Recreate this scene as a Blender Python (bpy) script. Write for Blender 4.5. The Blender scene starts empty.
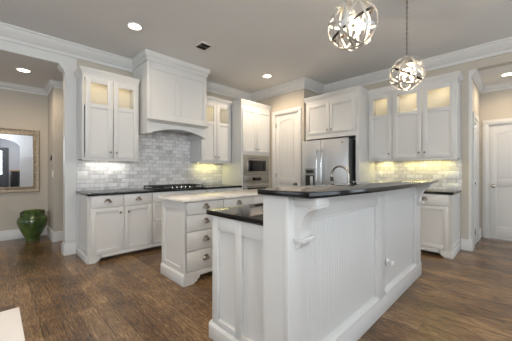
import bpy, bmesh, math, random
from mathutils import Vector, Matrix
random.seed(7)
PI = math.pi
S = bpy.context.scene
C = S.collection

# ------------------------------------------------------------------ camera, world, daylight, exposure
cam_d = bpy.data.cameras.new('camera')
cam_d.sensor_fit = 'HORIZONTAL'; cam_d.sensor_width = 36.0
cam_d.lens = 36.0 * 263.0 / 512.0
cam_d.clip_start = 0.05
cam = bpy.data.objects.new('camera', cam_d); C.objects.link(cam)
cam.location = (0, 0, 1.22)
cam.rotation_euler = (PI/2, 0, math.radians(45.2))
S.camera = cam

w = bpy.data.worlds.new('daylight_sky'); S.world = w; w.use_nodes = True
w.node_tree.nodes['Background'].inputs[0].default_value = (0.80, 0.90, 1.0, 1)
w.node_tree.nodes['Background'].inputs[1].default_value = 1.6

vs = S.view_settings
vs.view_transform = 'Standard'; vs.look = 'None'; vs.gamma = 1.0; vs.use_curve_mapping = False
vs.exposure = -0.13

def area(name, loc, rot, sx, sy, power, col):
    l = bpy.data.lights.new(name, 'AREA'); l.shape = 'RECTANGLE'; l.size = sx; l.size_y = sy
    l.energy = power; l.color = col
    o = bpy.data.objects.new(name, l); C.objects.link(o); o.location = loc; o.rotation_euler = rot
    return o
DAY = (0.82, 0.92, 1.0)
area('daylight_area', (-0.9, -4.92, 1.5), (PI/2, 0, 0), 4.6, 2.1, 26, DAY)               # through the south windows
area('daylight_area', (2.43, 3.2, 1.5), (PI/2, 0, PI/2), 2.6, 2.0, 26, (.80, .90, 1.0))            # through the east window
area('daylight_area', (4.52, -0.25, 1.6), (PI/2, 0, PI/2), 0.9, 1.1, 55, DAY)             # through the front door lattice
area('daylight_area', (2.40, 5.8, 1.4), (PI/2, 0, PI/2), .8, 1.6, 12, DAY)                # added to brighten the hall; no opening in the wall here
area('daylight_area', (-5.5, -4.92, 1.5), (PI/2, 0, 0), 1.0, 1.8, 10, DAY)               # dining window

# ------------------------------------------------------------------ materials
def mat(name, col, rough=0.5, metal=0.0, spec=0.5, coat=0.0):
    m = bpy.data.materials.new(name); m.use_nodes = True
    b = m.node_tree.nodes['Principled BSDF']
    b.inputs['Base Color'].default_value = (*col, 1); b.inputs['Roughness'].default_value = rough
    b.inputs['Metallic'].default_value = metal; b.inputs['Specular IOR Level'].default_value = spec
    b.inputs['Coat Weight'].default_value = coat
    return m
def nt(m): return m.node_tree, m.node_tree.nodes, m.node_tree.links, m.node_tree.nodes['Principled BSDF']
def srgb(r, g, b):
    f = lambda c: c/12.92 if c <= 0.04045 else ((c+0.055)/1.055)**2.4
    return (f(r/255), f(g/255), f(b/255))
def noise_mat(name, c1, c2, scale, rough=0.5, metal=0.0, bump=0.0, stretch=(1,1,1), coat=0.0, detail=6, lo=.35, hi=.65):
    m = mat(name, c1, rough, metal, coat=coat); t, N, L, b = nt(m)
    tc = N.new('ShaderNodeTexCoord'); mp = N.new('ShaderNodeMapping'); mp.inputs['Scale'].default_value = stretch
    nz = N.new('ShaderNodeTexNoise'); nz.inputs['Scale'].default_value = scale; nz.inputs['Detail'].default_value = detail
    cr = N.new('ShaderNodeValToRGB'); cr.color_ramp.elements[0].color = (*c1, 1); cr.color_ramp.elements[1].color = (*c2, 1)
    cr.color_ramp.elements[0].position = lo; cr.color_ramp.elements[1].position = hi
    L.new(tc.outputs['Object'], mp.inputs[0]); L.new(mp.outputs[0], nz.inputs['Vector'])
    L.new(nz.outputs[0], cr.inputs[0]); L.new(cr.outputs[0], b.inputs['Base Color'])
    if bump:
        bp = N.new('ShaderNodeBump'); bp.inputs['Strength'].default_value = bump; bp.inputs['Distance'].default_value = 0.004
        L.new(nz.outputs[0], bp.inputs['Height']); L.new(bp.outputs[0], b.inputs['Normal'])
    return m
def emit(name, col, strength):
    m = mat(name, (0.9, 0.9, 0.88)); b = m.node_tree.nodes['Principled BSDF']
    b.inputs['Emission Color'].default_value = (*col, 1); b.inputs['Emission Strength'].default_value = strength
    return m

WHITE = mat('white_cabinet_paint', srgb(212, 211, 208), 0.38)
TRIM = mat('white_trim_paint', srgb(214, 213, 210), 0.35)
WALLP = noise_mat('greige_wall_paint', srgb(190, 182, 169), srgb(193, 185, 172), 90, 0.85, bump=.05)
CEILP = noise_mat('greige_ceiling_paint', srgb(219, 218, 216), srgb(222, 221, 219), 60, 0.9, bump=.05)
GRANITE = noise_mat('black_granite', srgb(14, 14, 15), srgb(36, 35, 36), 160, 0.09, detail=3, lo=.45, hi=.75)
MARBLE = noise_mat('white_marble', srgb(214, 209, 200), srgb(240, 236, 228), 5, 0.15, detail=8, lo=.35, hi=.6)
STEEL = noise_mat('brushed_stainless', srgb(212, 214, 217), srgb(222, 224, 227), 6, 0.36, 1.0, stretch=(1, 1, 60))
OVENSTEEL = noise_mat('warm_stainless', srgb(168, 162, 152), srgb(178, 172, 162), 6, 0.34, 1.0, stretch=(60, 1, 1))
NICKEL = mat('brushed_nickel', srgb(178, 172, 164), 0.25, 1.0)
PULLM = mat('antique_nickel_pull', srgb(138, 131, 124), 0.3, 0.9)
CHROME = mat('polished_chrome', srgb(215, 215, 215), 0.12, 1.0)
SILVERLEAF = mat('silver_leaf', srgb(205, 202, 196), 0.38, .75)
BRONZE = mat('dark_bronze', srgb(70, 62, 55), 0.35, 1.0)
BLACKGLASS = mat('black_glass', srgb(14, 14, 15), 0.06)
BLACKM = mat('black_iron', srgb(20, 20, 20), 0.45)
DARKGAP = mat('dark_gasket', srgb(18, 18, 18), 0.7)
PLATE = mat('white_plastic', srgb(236, 236, 232), 0.3)
BROWNP = mat('brown_plastic', srgb(70, 58, 48), 0.5)
MIRR = mat('mirror_silvering', (0.92, 0.92, 0.92), 0.01, 1.0)
FRAME = noise_mat('champagne_carved_wood', srgb(118, 106, 90), srgb(180, 167, 146), 60, 0.4, 0.2, bump=.8, lo=.35, hi=.62)
GLAZE = noise_mat('green_ceramic_glaze', srgb(50, 72, 34), srgb(98, 116, 60), 6, 0.16, coat=.4, stretch=(1, 1, .6), detail=8)
RUGM = noise_mat('white_woven_wool', srgb(243, 240, 240), srgb(250, 248, 248), 60, 0.95, bump=.6, stretch=(4, 1, 1))
CABIN = mat('cabinet_interior', srgb(240, 232, 212), 0.6)
BLACKW = mat('black_lacquer', srgb(18, 18, 20), 0.3)
TAN = mat('tan_wood', srgb(165, 130, 90), 0.4)
DOORGREY = mat('charcoal_door_paint', srgb(70, 72, 78), 0.4)
LENS = emit('lamp_lens', (1.0, 0.86, 0.66), 14)
BULB = emit('bulb_glass', (1.0, 0.80, 0.52), 3)
STRIPC = emit('under_cabinet_lens', (1.0, 0.97, 0.85), 6)
STRIPW = emit('under_cabinet_lens_yellow', (1.0, 0.86, 0.36), 6)

def glass_mat():
    m = bpy.data.materials.new('thin_glass'); m.use_nodes = True; t = m.node_tree; t.nodes.clear()
    o = t.nodes.new('ShaderNodeOutputMaterial'); mx = t.nodes.new('ShaderNodeMixShader')
    tr = t.nodes.new('ShaderNodeBsdfTransparent'); gl = t.nodes.new('ShaderNodeBsdfGlossy'); gl.inputs['Roughness'].default_value = 0.02
    mx.inputs[0].default_value = 0.07
    t.links.new(tr.outputs[0], mx.inputs[1]); t.links.new(gl.outputs[0], mx.inputs[2]); t.links.new(mx.outputs[0], o.inputs[0])
    return m
GLASS = glass_mat()

def floor_mat():
    m = mat('walnut_plank_floor', (0.1, 0.06, 0.04), 0.3); t, N, L, b = nt(m)
    tc = N.new('ShaderNodeTexCoord')
    br = N.new('ShaderNodeTexBrick'); br.offset = 0.41; br.offset_frequency = 3
    br.inputs['Scale'].default_value = 1.0; br.inputs['Brick Width'].default_value = 1.35; br.inputs['Row Height'].default_value = 0.127
    br.inputs['Mortar Size'].default_value = 0.0016; br.inputs['Mortar Smooth'].default_value = 0.3
    br.inputs['Color1'].default_value = (0, 0, 0, 1); br.inputs['Color2'].default_value = (1, 1, 1, 1); br.inputs['Mortar'].default_value = (0, 0, 0, 1)
    br.inputs['Bias'].default_value = 0.0
    L.new(tc.outputs['Object'], br.inputs['Vector'])
    # plank offset for the grain
    cmb = N.new('ShaderNodeCombineXYZ'); mul = N.new('ShaderNodeMath'); mul.operation = 'MULTIPLY'; mul.inputs[1].default_value = 17.0
    L.new(br.outputs['Color'], mul.inputs[0]); L.new(mul.outputs[0], cmb.inputs[2]); L.new(mul.outputs[0], cmb.inputs[0])
    add = N.new('ShaderNodeVectorMath'); add.operation = 'ADD'
    L.new(tc.outputs['Object'], add.inputs[0]); L.new(cmb.outputs[0], add.inputs[1])
    mp = N.new('ShaderNodeMapping'); mp.inputs['Scale'].default_value = (2.2, 24, 1)
    L.new(add.outputs[0], mp.inputs[0])
    gr = N.new('ShaderNodeTexNoise'); gr.inputs['Scale'].default_value = 2.2; gr.inputs['Detail'].default_value = 9; gr.inputs['Roughness'].default_value = .68; gr.inputs['Distortion'].default_value = 2.6
    L.new(mp.outputs[0], gr.inputs['Vector'])
    big = N.new('ShaderNodeTexNoise'); big.inputs['Scale'].default_value = 2.6; big.inputs['Detail'].default_value = 3
    L.new(tc.outputs['Object'], big.inputs['Vector'])
    cr = N.new('ShaderNodeValToRGB'); e = cr.color_ramp.elements
    e[0].position = .33; e[0].color = (*srgb(44, 27, 14), 1)
    e[1].position = .71; e[1].color = (*srgb(186, 154, 112), 1)
    k = e.new(.5); k.color = (*srgb(106, 80, 53), 1)
    # value = grain*.6 + plank*.2 + big*.25
    m1 = N.new('ShaderNodeMath'); m1.operation = 'MULTIPLY_ADD'; m1.inputs[1].default_value = .72; L.new(gr.outputs[0], m1.inputs[0])
    m2 = N.new('ShaderNodeMath'); m2.operation = 'MULTIPLY_ADD'; m2.inputs[1].default_value = .07; m2.inputs[2].default_value = -.03
    L.new(br.outputs['Color'], m2.inputs[0]); L.new(m2.outputs[0], m1.inputs[2])
    m3 = N.new('ShaderNodeMath'); m3.operation = 'MULTIPLY_ADD'; m3.inputs[1].default_value = .26; L.new(big.outputs[0], m3.inputs[0]); L.new(m1.outputs[0], m3.inputs[2])
    L.new(m3.outputs[0], cr.inputs[0])
    mx = N.new('ShaderNodeMixRGB'); mx.inputs[2].default_value = (*srgb(30, 20, 14), 1)
    L.new(br.outputs['Fac'], mx.inputs[0]); L.new(cr.outputs[0], mx.inputs[1]); L.new(mx.outputs[0], b.inputs['Base Color'])
    rr = N.new('ShaderNodeMapRange'); rr.inputs[3].default_value = .12; rr.inputs[4].default_value = .32
    L.new(gr.outputs[0], rr.inputs[0]); L.new(rr.outputs[0], b.inputs['Roughness'])
    bp = N.new('ShaderNodeBump'); bp.inputs['Strength'].default_value = .35; bp.inputs['Distance'].default_value = .003
    sb = N.new('ShaderNodeMath'); sb.operation = 'MULTIPLY_ADD'; sb.inputs[1].default_value = -1.0
    L.new(br.outputs['Fac'], sb.inputs[0]); L.new(gr.outputs[0], sb.inputs[2])
    L.new(sb.outputs[0], bp.inputs['Height']); L.new(bp.outputs[0], b.inputs['Normal'])
    return m
FLOORM = floor_mat()

def tile_mat(name, axis):
    m = mat(name, (0.6, 0.6, 0.6), 0.25); t, N, L, b = nt(m)
    tc = N.new('ShaderNodeTexCoord'); sp = N.new('ShaderNodeSeparateXYZ'); cm = N.new('ShaderNodeCombineXYZ')
    L.new(tc.outputs['Object'], sp.inputs[0]); L.new(sp.outputs[axis], cm.inputs[0]); L.new(sp.outputs['Z'], cm.inputs[1])
    br = N.new('ShaderNodeTexBrick'); br.inputs['Scale'].default_value = 1; br.inputs['Brick Width'].default_value = .128; br.inputs['Row Height'].default_value = .064
    br.inputs['Mortar Size'].default_value = .0024; br.inputs['Mortar Smooth'].default_value = .2; br.inputs['Mortar'].default_value = (.5, .5, .5, 1)
    br.inputs['Color1'].default_value = (0, 0, 0, 1); br.inputs['Color2'].default_value = (1, 1, 1, 1)
    L.new(cm.outputs[0], br.inputs['Vector'])
    mu = N.new('ShaderNodeVectorMath'); mu.operation = 'MULTIPLY_ADD'; mu.inputs[1].default_value = (13, 7, 5)
    L.new(br.outputs['Color'], mu.inputs[0]); L.new(cm.outputs[0], mu.inputs[2])
    nz = N.new('ShaderNodeTexNoise'); nz.inputs['Scale'].default_value = 7; nz.inputs['Detail'].default_value = 9; nz.inputs['Distortion'].default_value = 1.5; nz.inputs['Roughness'].default_value = .65
    L.new(mu.outputs[0], nz.inputs['Vector'])
    ad = N.new('ShaderNodeMath'); ad.operation = 'MULTIPLY_ADD'; ad.inputs[1].default_value = .35
    L.new(br.outputs['Color'], ad.inputs[0]); L.new(nz.outputs[0], ad.inputs[2])
    cr = N.new('ShaderNodeValToRGB'); e = cr.color_ramp.elements
    e[0].position = .38; e[0].color = (*srgb(180, 178, 178), 1); e[1].position = .8; e[1].color = (*srgb(230, 228, 227), 1)
    L.new(ad.outputs[0], cr.inputs[0])
    mx = N.new('ShaderNodeMixRGB'); mx.inputs[2].default_value = (*srgb(166, 163, 160), 1)
    L.new(br.outputs['Fac'], mx.inputs[0]); L.new(cr.outputs[0], mx.inputs[1]); L.new(mx.outputs[0], b.inputs['Base Color'])
    bp = N.new('ShaderNodeBump'); bp.invert = True; bp.inputs['Strength'].default_value = .35; bp.inputs['Distance'].default_value = .002
    L.new(br.outputs['Fac'], bp.inputs['Height']); L.new(bp.outputs[0], b.inputs['Normal'])
    return m
TILE_X = tile_mat('marble_subway_tile_x', 'X'); TILE_Y = tile_mat('marble_subway_tile_y', 'Y')

# ------------------------------------------------------------------ helpers
class MB:
    def __init__(s): s.bm = bmesh.new()
    def box(s, x0, x1, y0, y1, z0, z1, bev=0.0):
        x0, x1 = min(x0, x1), max(x0, x1); y0, y1 = min(y0, y1), max(y0, y1); z0, z1 = min(z0, z1), max(z0, z1)
        m = Matrix.Translation(((x0+x1)/2, (y0+y1)/2, (z0+z1)/2)) @ Matrix.Diagonal((x1-x0, y1-y0, z1-z0, 1))
        r = bmesh.ops.create_cube(s.bm, size=1, matrix=m)
        if bev:
            ed = list({e for v in r['verts'] for e in v.link_edges})
            bmesh.ops.bevel(s.bm, geom=ed, offset=bev, segments=2, affect='EDGES', profile=.5)
        return s
    def prism(s, pts, axis, a0, a1):
        # pts: 2-D outline; axis 'y': pts=(x,z); 'x': pts=(y,z); 'z': pts=(x,y)
        def P(p, a): return {'y': (p[0], a, p[1]), 'x': (a, p[0], p[1]), 'z': (p[0], p[1], a)}[axis]
        A = [s.bm.verts.new(P(p, a0)) for p in pts]; B = [s.bm.verts.new(P(p, a1)) for p in pts]
        n = len(pts); fs = [s.bm.faces.new(A), s.bm.faces.new(B[::-1])]
        for i in range(n): fs.append(s.bm.faces.new((A[i], B[i], B[(i+1) % n], A[(i+1) % n])))
        bmesh.ops.recalc_face_normals(s.bm, faces=fs)
        return s
    def tube(s, pts, r, seg=10, cap=True):
        pts = [Vector(p) for p in pts]; n = len(pts); rings = []
        rr = r if isinstance(r, (list, tuple)) else [r]*n
        up = Vector((0, 0, 1)); fs = []
        prev = None
        for i, p in enumerate(pts):
            d = (pts[min(i+1, n-1)] - pts[max(i-1, 0)]).normalized()
            if prev is None:
                a = d.cross(up if abs(d.z) < .9 else Vector((1, 0, 0))).normalized()
            else:
                a = (prev - d*prev.dot(d)).normalized()
            prev = a; b = d.cross(a)
            rings.append([s.bm.verts.new(p + (a*math.cos(2*PI*k/seg) + b*math.sin(2*PI*k/seg))*rr[i]) for k in range(seg)])
        for i in range(n-1):
            for k in range(seg):
                fs.append(s.bm.faces.new((rings[i][k], rings[i][(k+1) % seg], rings[i+1][(k+1) % seg], rings[i+1][k])))
        if cap: fs += [s.bm.faces.new(rings[0]), s.bm.faces.new(rings[-1])]
        bmesh.ops.recalc_face_normals(s.bm, faces=fs)
        return s
    def lathe(s, prof, M=None, seg=32):
        # prof: (r, h) pairs around local z, M places it
        M = M or Matrix.Identity(4); rings = []; fs = []
        for r, h in prof:
            if r < 1e-5: rings.append([s.bm.verts.new(M @ Vector((0, 0, h)))])
            else: rings.append([s.bm.verts.new(M @ Vector((r*math.cos(2*PI*k/seg), r*math.sin(2*PI*k/seg), h))) for k in range(seg)])
        for a, b in zip(rings, rings[1:]):
            for k in range(seg):
                k2 = (k+1) % seg
                if len(a) == 1 and len(b) == 1: continue
                if len(a) == 1: fs.append(s.bm.faces.new((a[0], b[k], b[k2])))
                elif len(b) == 1: fs.append(s.bm.faces.new((a[k], a[k2], b[0])))
                else: fs.append(s.bm.faces.new((a[k], a[k2], b[k2], b[k])))
        bmesh.ops.recalc_face_normals(s.bm, faces=fs)
        return s
    def sweep(s, prof, path, closed=False, z=0.0):
        # profile (out, dz) swept along an XY path; 'out' points to the right of travel
        n = len(path); P = [Vector((p[0], p[1])) for p in path]; rows = []; fs = []
        for i in range(n):
            ds = []
            if closed or i > 0: ds.append((P[i]-P[i-1]).normalized())
            if closed or i < n-1: ds.append((P[(i+1) % n]-P[i]).normalized())
            ns = [Vector((d.y, -d.x)) for d in ds]
            m = ns[0] if len(ns) == 1 else (ns[0]+ns[1])/(1+ns[0].dot(ns[1]))
            rows.append([s.bm.verts.new((P[i].x+m.x*o, P[i].y+m.y*o, z+h)) for o, h in prof])
        k = len(prof)
        for i in range(n if closed else n-1):
            a, b = rows[i], rows[(i+1) % n]
            for j in range(k): fs.append(s.bm.faces.new((a[j], a[(j+1) % k], b[(j+1) % k], b[j])))
        if not closed: fs += [s.bm.faces.new(rows[0]), s.bm.faces.new(rows[-1])]
        bmesh.ops.recalc_face_normals(s.bm, faces=fs)
        return s
    def xform(s, M): bmesh.ops.transform(s.bm, matrix=M, verts=s.bm.verts[:]); return s
    def build(s, name, m, parent=None, **props):
        me = bpy.data.meshes.new(name); s.bm.to_mesh(me); s.bm.free(); me.materials.append(m)
        for p in me.polygons: p.use_smooth = True
        me.set_sharp_from_angle(angle=math.radians(32))
        o = bpy.data.objects.new(name, me); C.objects.link(o)
        if parent: o.parent = parent
        for k, v in props.items(): o[k] = v
        return o
def struct(name, mb, m, parent=None):
    o = mb.build(name, m, parent)
    if parent is None: o['kind'] = 'structure'
    return o
def thing(name, label, cat, loc=(0, 0, 0), rz=0.0, group=None):
    o = bpy.data.objects.new(name, None); C.objects.link(o); o.empty_display_size = .1
    o.location = loc; o.rotation_euler = (0, 0, rz); o['label'] = label; o['category'] = cat
    if group: o['group'] = group
    return o
def dup(root, loc, rz=None, label=None):
    def cp(o, par):
        c = o.copy(); C.objects.link(c)
        if par: c.parent = par
        for ch in o.children: cp(ch, c)
        return c
    r = cp(root, None); r.location = loc
    if rz is not None: r.rotation_euler = (0, 0, rz)
    if label: r['label'] = label
    return r
def lamp(name, kind, loc, power, col, parent=None, size=.05, rot=None, spot=None, sy=None):
    l = bpy.data.lights.new(name, kind); l.energy = power; l.color = col
    if kind == 'AREA': l.shape = 'RECTANGLE'; l.size = size; l.size_y = sy or size
    else: l.shadow_soft_size = size
    if kind == 'SPOT': l.spot_size = spot or 2.2; l.spot_blend = .8
    o = bpy.data.objects.new(name, l); C.objects.link(o); o.location = loc
    if rot: o.rotation_euler = rot
    if parent: o.parent = parent
    return o
WARM = (1.0, 0.80, 0.58)

CROWN = [(0, 0), (.115, 0), (.115, -.022), (.1, -.03), (.094, -.055), (.07, -.085), (.045, -.115), (.033, -.13), (.022, -.136), (.022, -.18), (0, -.18)]
LOWCROWN = [(0, 0), (.066, 0), (.066, -.012), (.058, -.018), (.05, -.04), (.024, -.068), (.012, -.076), (.012, -.105), (0, -.105)]
HOODCROWN = [(0, 0), (.052, 0), (.052, -.018), (.048, -.028), (.044, -.06), (.022, -.085), (.014, -.095), (.014, -.14), (0, -.14)]
SMALLCROWN = [(0, 0), (.036, 0), (.036, -.014), (.031, -.02), (.026, -.044), (.012, -.06), (.007, -.07), (.007, -.09), (0, -.09)]
BASE = [(0, 0), (.018, 0), (.018, .135), (.012, .15), (.012, .165), (0, .17)]

# ------------------------------------------------------------------ room shell
ZC, ZL = 3.05, 2.745            # kitchen ceiling, lower ceilings
struct('floor', MB().box(-6.5, 4.75, -5.1, 6.5, -.1, 0), FLOORM)
struct('ceiling', MB().box(-4.62, 2.5, -5, 5.12, ZC, ZC+.1), CEILP)
struct('ceiling_dining', MB().box(-6.35, -4.76, -5, 3.0, ZL, ZL+.1), CEILP)
struct('ceiling_hall', MB().box(-.53, 2.5, 5.26, 6.35, ZL, ZL+.1), CEILP)
struct('ceiling_foyer', MB().box(2.6, 4.6, -1.5, 1.5, ZL, ZL+.1), CEILP)
# cooktop wall with its free end, and the header over the dining opening
struct('wall_west', MB().box(-4.76, -4.62, .857, 4.56, 0, ZC), WALLP)
struct('trim_opening_west', MB().box(-4.76, -4.62, .715, .857, 0, ZL), TRIM)
struct('wall_header_west', MB().box(-4.76, -4.62, -5, .857, ZL, ZC), TRIM)
struct('wall_pantry', MB().box(-4.62, -3.84, 4.42, 4.56, 0, ZC).box(-3.22, -3.08, 4.42, 5.26, 0, ZC).box(-3.84, -3.22, 4.42, 4.56, 2.44, ZC), WALLP)
struct('wall_north', MB().box(-3.08, -.56, 5.12, 5.26, 0, ZC), WALLP)
struct('trim_opening_north', MB().box(-.56, -.53, 5.12, 5.285, 0, ZL), TRIM)
struct('wall_header_north', MB().box(-.56, 2.5, 5.12, 5.26, ZL, ZC), WALLP)
struct('wall_hall_west', MB().box(-.63, -.53, 5.285, 6.35, 0, ZL), WALLP)
struct('wall_hall_north', MB().box(-.63, -.405, 6.35, 6.45, 0, ZL).box(.395, 2.5, 6.35, 6.45, 0, ZL).box(-.405, .395, 6.35, 6.45, 2.04, ZL), WALLP)
struct('wall_dining_west', MB().box(-6.45, -6.35, -5, .716, 0, ZL), WALLP)
struct('wall_dining_pier', MB().box(-6.45, -5.63, .716, 3.0, 0, ZL), WALLP)
struct('wall_dining_north', MB().box(-5.63, -4.76, 2.9, 3.0, 0, ZL), WALLP)
# east wall (behind the camera) with arched opening and a window
def arch_pts(y0, y1, zs, za, n=14):
    c = (y0+y1)/2; a = (y1-y0)/2
    return [(c + a*math.cos(PI*k/n), zs + (za-zs)*math.sin(PI*k/n)) for k in range(n+1)]
AY0, AY1 = -.95, .77
ap = arch_pts(AY0, AY1, 2.22, 2.58)
mb = MB().box(2.5, 2.6, -5, AY0, 0, ZC).box(2.5, 2.6, AY1, 1.9, 0, ZC).box(2.5, 2.6, 1.9, 4.5, 0, .5).box(2.5, 2.6, 1.9, 4.5, 2.5, ZC).box(2.5, 2.6, 4.5, 6.35, 0, ZC)
mb.prism([(AY0, ZC), (AY1, ZC)] + ap, 'x', 2.5, 2.6)
struct('wall_east', mb, mat('pale_grey_wall_paint', srgb(196, 199, 203), .8))
mb = MB().box(-6.45, -6.0, -5.1, -5, 0, ZC).box(-5, -3.2, -5.1, -5, 0, ZC).box(-3.2, 1.4, -5.1, -5, 0, .45).box(-3.2, 1.4, -5.1, -5, 2.55, ZC).box(1.4, 2.6, -5.1, -5, 0, ZC)
mb.box(-6.0, -5.0, -5.1, -5, 0, .6).box(-6.0, -5.0, -5.1, -5, 2.4, ZC)
struct('wall_south', mb, WALLP)
mb = MB().box(4.6, 4.7, -1.5, -.7, 0, ZL).box(4.6, 4.7, .3, 1.5, 0, ZL).box(4.6, 4.7, -.7, .3, 2.15, ZL).box(4.6, 4.7, -.7, .3, 0, 1.03)
struct('wall_foyer_east', mb, mat('foyer_grey_paint', srgb(165, 167, 174), .8))
struct('door_4', MB().box(4.57, 4.60, -.86, -.7, .01, 2.3).box(4.57, 4.60, .3, .47, .01, 2.3).box(4.57, 4.60, -.7, .3, .01, 1.03).box(4.57, 4.60, -.7, .3, 2.15, 2.3), DOORGREY)
struct('wall_foyer_side', MB().box(2.6, 4.6, -1.6, -1.5, 0, ZL).box(2.6, 4.6, 1.5, 1.6, 0, ZL), TRIM)

def window(name, w, h, nx, nz, loc, rz):
    e = bpy.data.objects.new(name, None); C.objects.link(e); e.location = loc; e.rotation_euler = (0, 0, rz); e['kind'] = 'structure'
    m = MB().box(-w/2, -w/2+.06, 0, .08, 0, h).box(w/2-.06, w/2, 0, .08, 0, h).box(-w/2, w/2, 0, .08, 0, .06).box(-w/2, w/2, 0, .08, h-.06, h)
    for i in range(1, nx): m.box(-w/2+w*i/nx-.02, -w/2+w*i/nx+.02, .02, .06, .06, h-.06)
    for i in range(1, nz): m.box(-w/2+.06, w/2-.06, .02, .06, h*i/nz-.012, h*i/nz+.012)
    m.build('window_frame', TRIM, e)
    return e
window('window_1', 4.6, 2.1, 5, 3, (-.9, -5.09, .45), 0)
window('window_2', 2.6, 2.0, 3, 3, (2.51, 3.2, .5), -PI/2)
window('added_hall_window', .8, 1.6, 2, 3, (2.44, 5.8, .6), -PI/2)  # unseen frame for the added hall light, set on solid wall
window('window_3', 1.0, 1.8, 2, 3, (-5.5, -5.09, .6), 0)
m = MB()
for k in range(-7, 9):
    for sg in (1, -1):
        y0, z0 = -.7 + k*.17, 1.03
        pts = []
        for i in range(25):
            t = i/24*1.12; y = y0 + sg*t*.6 + (0 if sg > 0 else .6); z = z0 + t
            if -.7 <= y <= .3: pts.append((4.62, y, z))
        if len(pts) > 2: m.tube([pts[0], pts[-1]], .011, 6)
e = bpy.data.objects.new('window_4', None); C.objects.link(e); e['kind'] = 'structure'
m.build('lattice', DOORGREY, e)
MB().box(4.60, 4.66, -.7, -.66, 1.03, 2.15).box(4.60, 4.66, .26, .3, 1.03, 2.15).build('window_frame', DOORGREY, e)

# crown mouldings
struct('trim_crown_dining_header', MB().sweep(CROWN, [(-4.62, -5), (-4.62, 1.648)], z=ZC), TRIM)
struct('trim_crown_kitchen', MB().sweep(CROWN, [(-4.62, 2.737), (-4.62, 4.42), (-3.08, 4.42), (-3.08, 5.12), (2.5, 5.12), (2.5, -5), (-4.62, -5)], z=ZC), TRIM)
struct('trim_crown_dining', MB().sweep(LOWCROWN, [(-6.35, -5), (-6.35, .716), (-5.63, .716), (-5.63, 2.9), (-4.76, 2.9), (-4.76, .715), (-4.62, .715)], z=ZL), TRIM)
struct('trim_crown_hall', MB().sweep(LOWCROWN, [(-.53, 5.125), (-.53, 6.35), (2.5, 6.35)], z=ZL), TRIM)
# baseboards
struct('baseboard_dining', MB().sweep(BASE, [(-6.35, -5), (-6.35, .716), (-5.63, .716), (-5.63, 2.9), (-4.76, 2.9), (-4.76, .715), (-4.62, .715), (-4.62, .858)]), TRIM)
struct('baseboard_north', MB().sweep(BASE, [(-.655, 5.12), (-.53, 5.12), (-.53, 5.27)]), TRIM)
struct('baseboard_hall', MB().sweep(BASE, [(-.53, 5.98), (-.53, 6.35), (-.51, 6.35)]), TRIM)
struct('baseboard_pantry', MB().sweep(BASE, [(-3.135, 4.42), (-3.08, 4.42), (-3.08, 4.46)]), TRIM)

# backsplashes
struct('trim_backsplash_west', MB().box(-4.62, -4.608, .856, 3.52, .92, 1.40).box(-4.62, -4.608, 1.63, 2.80, 1.40, 1.95), TILE_Y)
struct('trim_backsplash_north', MB().box(-1.95, -.64, 5.108, 5.12, .92, 1.42), TILE_X)

# ------------------------------------------------------------------ interior doors (8 ft arched pantry door, hall door)
CASING = .085
def arched_door(name, w, h, loc, rz, knob_right, grooves=True, z_lock=(.93, 1.07)):
    e = bpy.data.objects.new(name, None); C.objects.link(e); e.location = loc; e.rotation_euler = (0, 0, rz); e['kind'] = 'structure'
    MB().box(0, w, .028, .06, .008, h).build('door_panel', TRIM, e)
    st = .1; ym = .016
    m = MB().box(0, st, ym, .03, .008, h, .003).box(w-st, w, ym, .03, .008, h, .003).box(st, w-st, ym, .03, .008, .22, .003).box(st, w-st, ym, .03, *z_lock, .003)
    a = arch_pts(st, w-st, h-.22, h-.12)
    m.prism([(st, h), (w-st, h)] + a, 'y', ym, .03)
    m.build('door_frame', TRIM, e)
    pm = MB()
    def field(z0, z1, arch):
        i = .028
        pts = [(st+i, z0+i), (w-st-i, z0+i)]
        if arch: pts += [(st+i+(w-2*st-2*i)*(.5+.5*math.cos(PI*k/12)), z1-.1-i+.1*math.sin(PI*k/12)) for k in range(13)]
        else: pts += [(w-st-i, z1-i), (st+i, z1-i)]
        pm.prism(pts, 'y', .021, .03)
    field(.22, z_lock[0], False); field(z_lock[1], h-.12, True)
    pm.build('raised_panel', TRIM, e)
    if grooves:
        g = MB()
        for k in range(1, 4):
            x = st + (w-2*st)*k/4
            g.box(x-.004, x+.004, .017, .022, .27, z_lock[0]-.05).box(x-.004, x+.004, .017, .022, z_lock[1]+.05, h-.26)
        g.build('plank_bead', TRIM, e)
    kx = w-.06 if knob_right else .06
    M = Matrix.Translation((kx, .016, .94)) @ Matrix.Rotation(PI/2, 4, 'X')
    MB().lathe([(0, 0), (.032, 0), (.032, .006), (.012, .01), (.011, .03), (.026, .038), (.031, .052), (.026, .066), (0, .07)], M, 20).build('door_knob', NICKEL, e)
    hx = 0 if knob_right else w
    for z in (.2, h*.46, h-.22):
        MB().tube([(hx, .008, z-.05), (hx, .008, z+.05)], .008, 8).box(hx-.014, hx+.014, .012, .016, z-.045, z+.045).build('hinge', NICKEL, e)
    c = CASING; prof = [(0, 0), (0, .001)]
    m = MB()
    for x0, x1 in ((-c-.005, -.005), (w+.005, w+.005+c)):
        m.box(x0, x1, -.018, 0.0, 0, h+.005, .002).box(x0+.02, x1-.02, -.024, -.018, 0, h+.025, .002)
    m.box(-c-.005, w+.005+c, -.018, 0.0, h+.005, h+.005+c, .002).box(-c+.015, w+c-.015, -.024, -.018, h+.025, h+c-.015, .003)
    m.box(-.005, 0, -.0, .06, 0, h).box(w, w+.005, -.0, .06, 0, h).box(-.005, w+.005, -.0, .06, h, h+.005)
    m.build('door_casing', TRIM, e)
    return e
arched_door('door_1', .61, 2.43, (-3.836, 4.42, 0), 0, True)
arched_door('door_2', .80, 2.04, (-.405, 6.348, 0), 0, False, grooves=False)
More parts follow.
